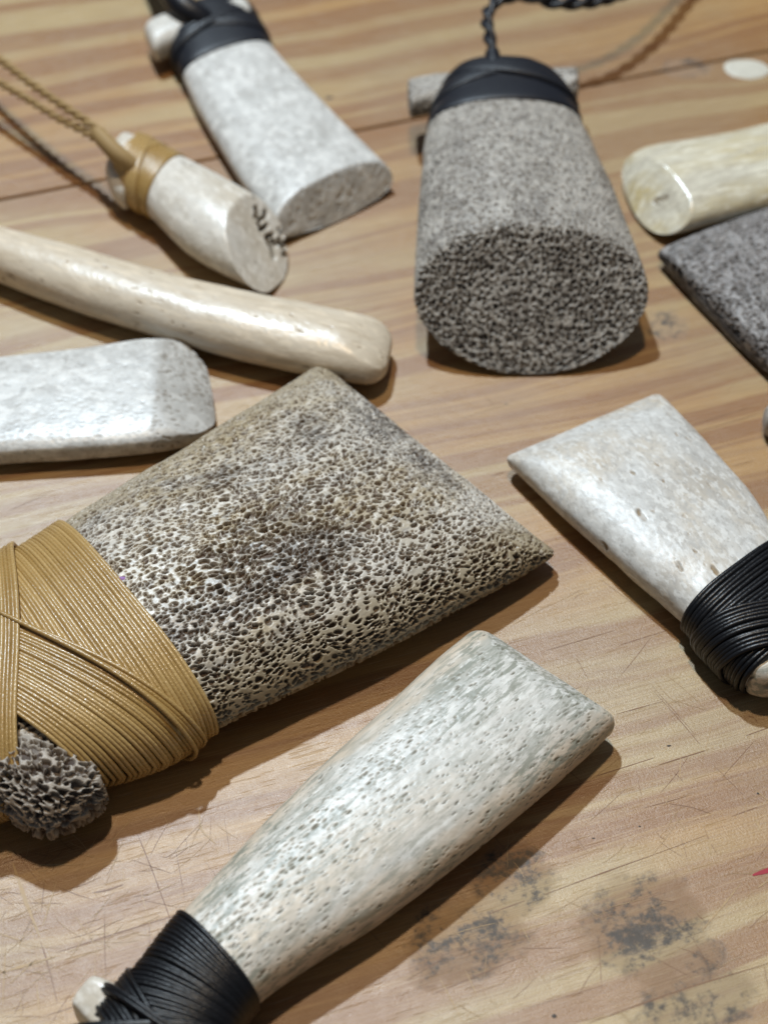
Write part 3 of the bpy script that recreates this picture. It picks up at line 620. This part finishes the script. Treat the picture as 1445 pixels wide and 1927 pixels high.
# --- flat white slab at the left
Db = Body([((-200, 715), (-190, 886), 2.8, 5.4, .3), ((0, 684), (0, 866), 2.8, 5.6, .3), ((150, 667), (160, 856), 2.8, 5.6, .3), ((285, 648), (305, 842), 2.8, 5.6, .3), ((330, 650), (360, 830), 2.7, 5.4, .3), ((388, 664), (414, 812), 2.5, 5.0, .3)],
          n=4.2, res=.2, cuts=[((282, 655, 5.8), (298, 820, 5.8), (404, 745, 2.7)), ((0, 834, 5.7), (290, 820, 5.7), (290, 850, 3.6))], r1=5.0, soft=.15)
do = empty('bone_tablet', Db.base, 'flat white bone tablet with rounded grey flecked end, beside the curved cream rod', 'bone', PEND)
def d_pores(loc, P, b):
    d, m = pores_fleck(.75, 1.5, .9, .62, .16, 91)(loc, P, b); q = at(292, 740, 6); k = sst(-.5, .5, P[:, 0]-q[0]); return d*(.25+.75*k), np.clip(m*(.25+.75*k)+.38*k, 0, 1)
Db.build('body', M['white_grey'], do, d_pores, .15, 12)

# --- white pendant with black thread binding at the right
Kb = Body([((1575, 1185), (1400, 1290), 4.5, 8.6, .6), ((1520, 1110), (1345, 1232), 4.5, 9, .4), ((1468, 1030), (1288, 1168), 4.5, 9, .4), ((1400, 925), (1165, 1062), 4.3, 8.8, .3), ((1320, 835), (1060, 968), 4, 8.4, .3), ((1232, 738), (946, 862), 3.2, 7.2, .3)],
          n=2.7, res=.2, cuts=[((985, 880, 7.6), (1235, 775, 7.6), (1090, 800, 3.6))], r1=1.6, soft=.5)
ko = empty('bone_pendant', Kb.base, 'flat glossy warm white bone pendant with black thread binding and brown pits', 'pendant', PEND)
Kb.build('body', M['warm_white'], ko, pores_fleck(1.1, 1.9, .14, .36, .3, 101), .2, 13)
S = Kb.T[2]; r = .42
kb_ = mesh_obj('binding', *tube([Kb.surf(np.full(90, S-.9), np.linspace(0, 1, 90, endpoint=False), .2)[0]], .2, 5, True), M['black'], ko)
strands(Kb, kb_, [(S-.74*j*.9, S-.70*j, 0) for j in range(22)], r, M['black'], seed=22)
strands(Kb, kb_, [(S-13-.7*j, S-3.2-.62*j, .62) for j in range(12)], r, M['black'], seed=23)
TK = Body([((1395, 1250), (1405, 1292), 4.5, 7.5, 1.5), ((1440, 1236), (1442, 1300), 4.5, 8, 1), ((1560, 1200), (1560, 1270), 4.5, 8, 1)], n=2.3, res=.25, r0=1.3, r1=1)
TK.build('toggle', M['front'], ko, pores_fleck(1.0, 2.5, .5, .45, .3, 111), .35, 14)

# --- polished yellowish bar at the upper right
Hb = Body([((1700, 180), (1720, 330), 4, 8, .3), ((1445, 240), (1460, 388), 4, 8, .3), ((1330, 263), (1345, 416), 4, 8, .3), ((1240, 278), (1270, 434), 3.8, 7.8, .3), ((1162, 296), (1192, 442), 3.4, 7.4, .3)],
          n=2.2, res=.25, cuts=[((1262, 322, 7.8), (1300, 402, 6.0), (1180, 345, 3.2))], soft=.3, r1=5.5)
ho = empty('bone_bar', Hb.base, 'polished yellowish white bone bar with oblique oval cut end', 'bone', PEND)
Hb.build('body', M['yellow'], ho, pores_fleck(2.5, 3.5, .12, .4, .3, 121), .45, 15)

# --- dark grey spongy plate at the right edge
Ib = Body([((1640, 320), (1790, 640), 3.6, 7, .3), ((1445, 394), (1600, 690), 3.6, 7, .3), ((1330, 436), (1500, 705), 3.3, 6.6, .3), ((1230, 476), (1450, 702), 2.4, 5.4, .3)],
          n=2.5, res=.17, cuts=[((1285, 495, 5.8), (1425, 630, 5.8), (1312, 572, 2.6))], r1=1.2, soft=.4)
io = empty('bone_piece', Ib.base, 'dark blue grey spongy bone plate with pointed corner, beside the polished yellowish bar', 'bone', PEND)
Ib.build('body', M['grey_blue'], io, pores_sponge(1.0, 1.2, .14, .5, 131, .25, s0=.44), .3, 16)

# --- tip of one more piece, cut by the right edge of the picture
Jb = Body([((1620, 720), (1650, 800), 3, 6, .3), ((1500, 755), (1510, 830), 3, 6, .3), ((1434, 772), (1440, 812), 3, 5.6, .3)], n=2.4, res=.3, r1=1.6)
jo = empty('bone_rod', Jb.base, 'brownish bone tip, beside the glossy warm white pendant', 'bone', PEND)
Jb.build('body', M['grey'], jo, None, .3, 17)
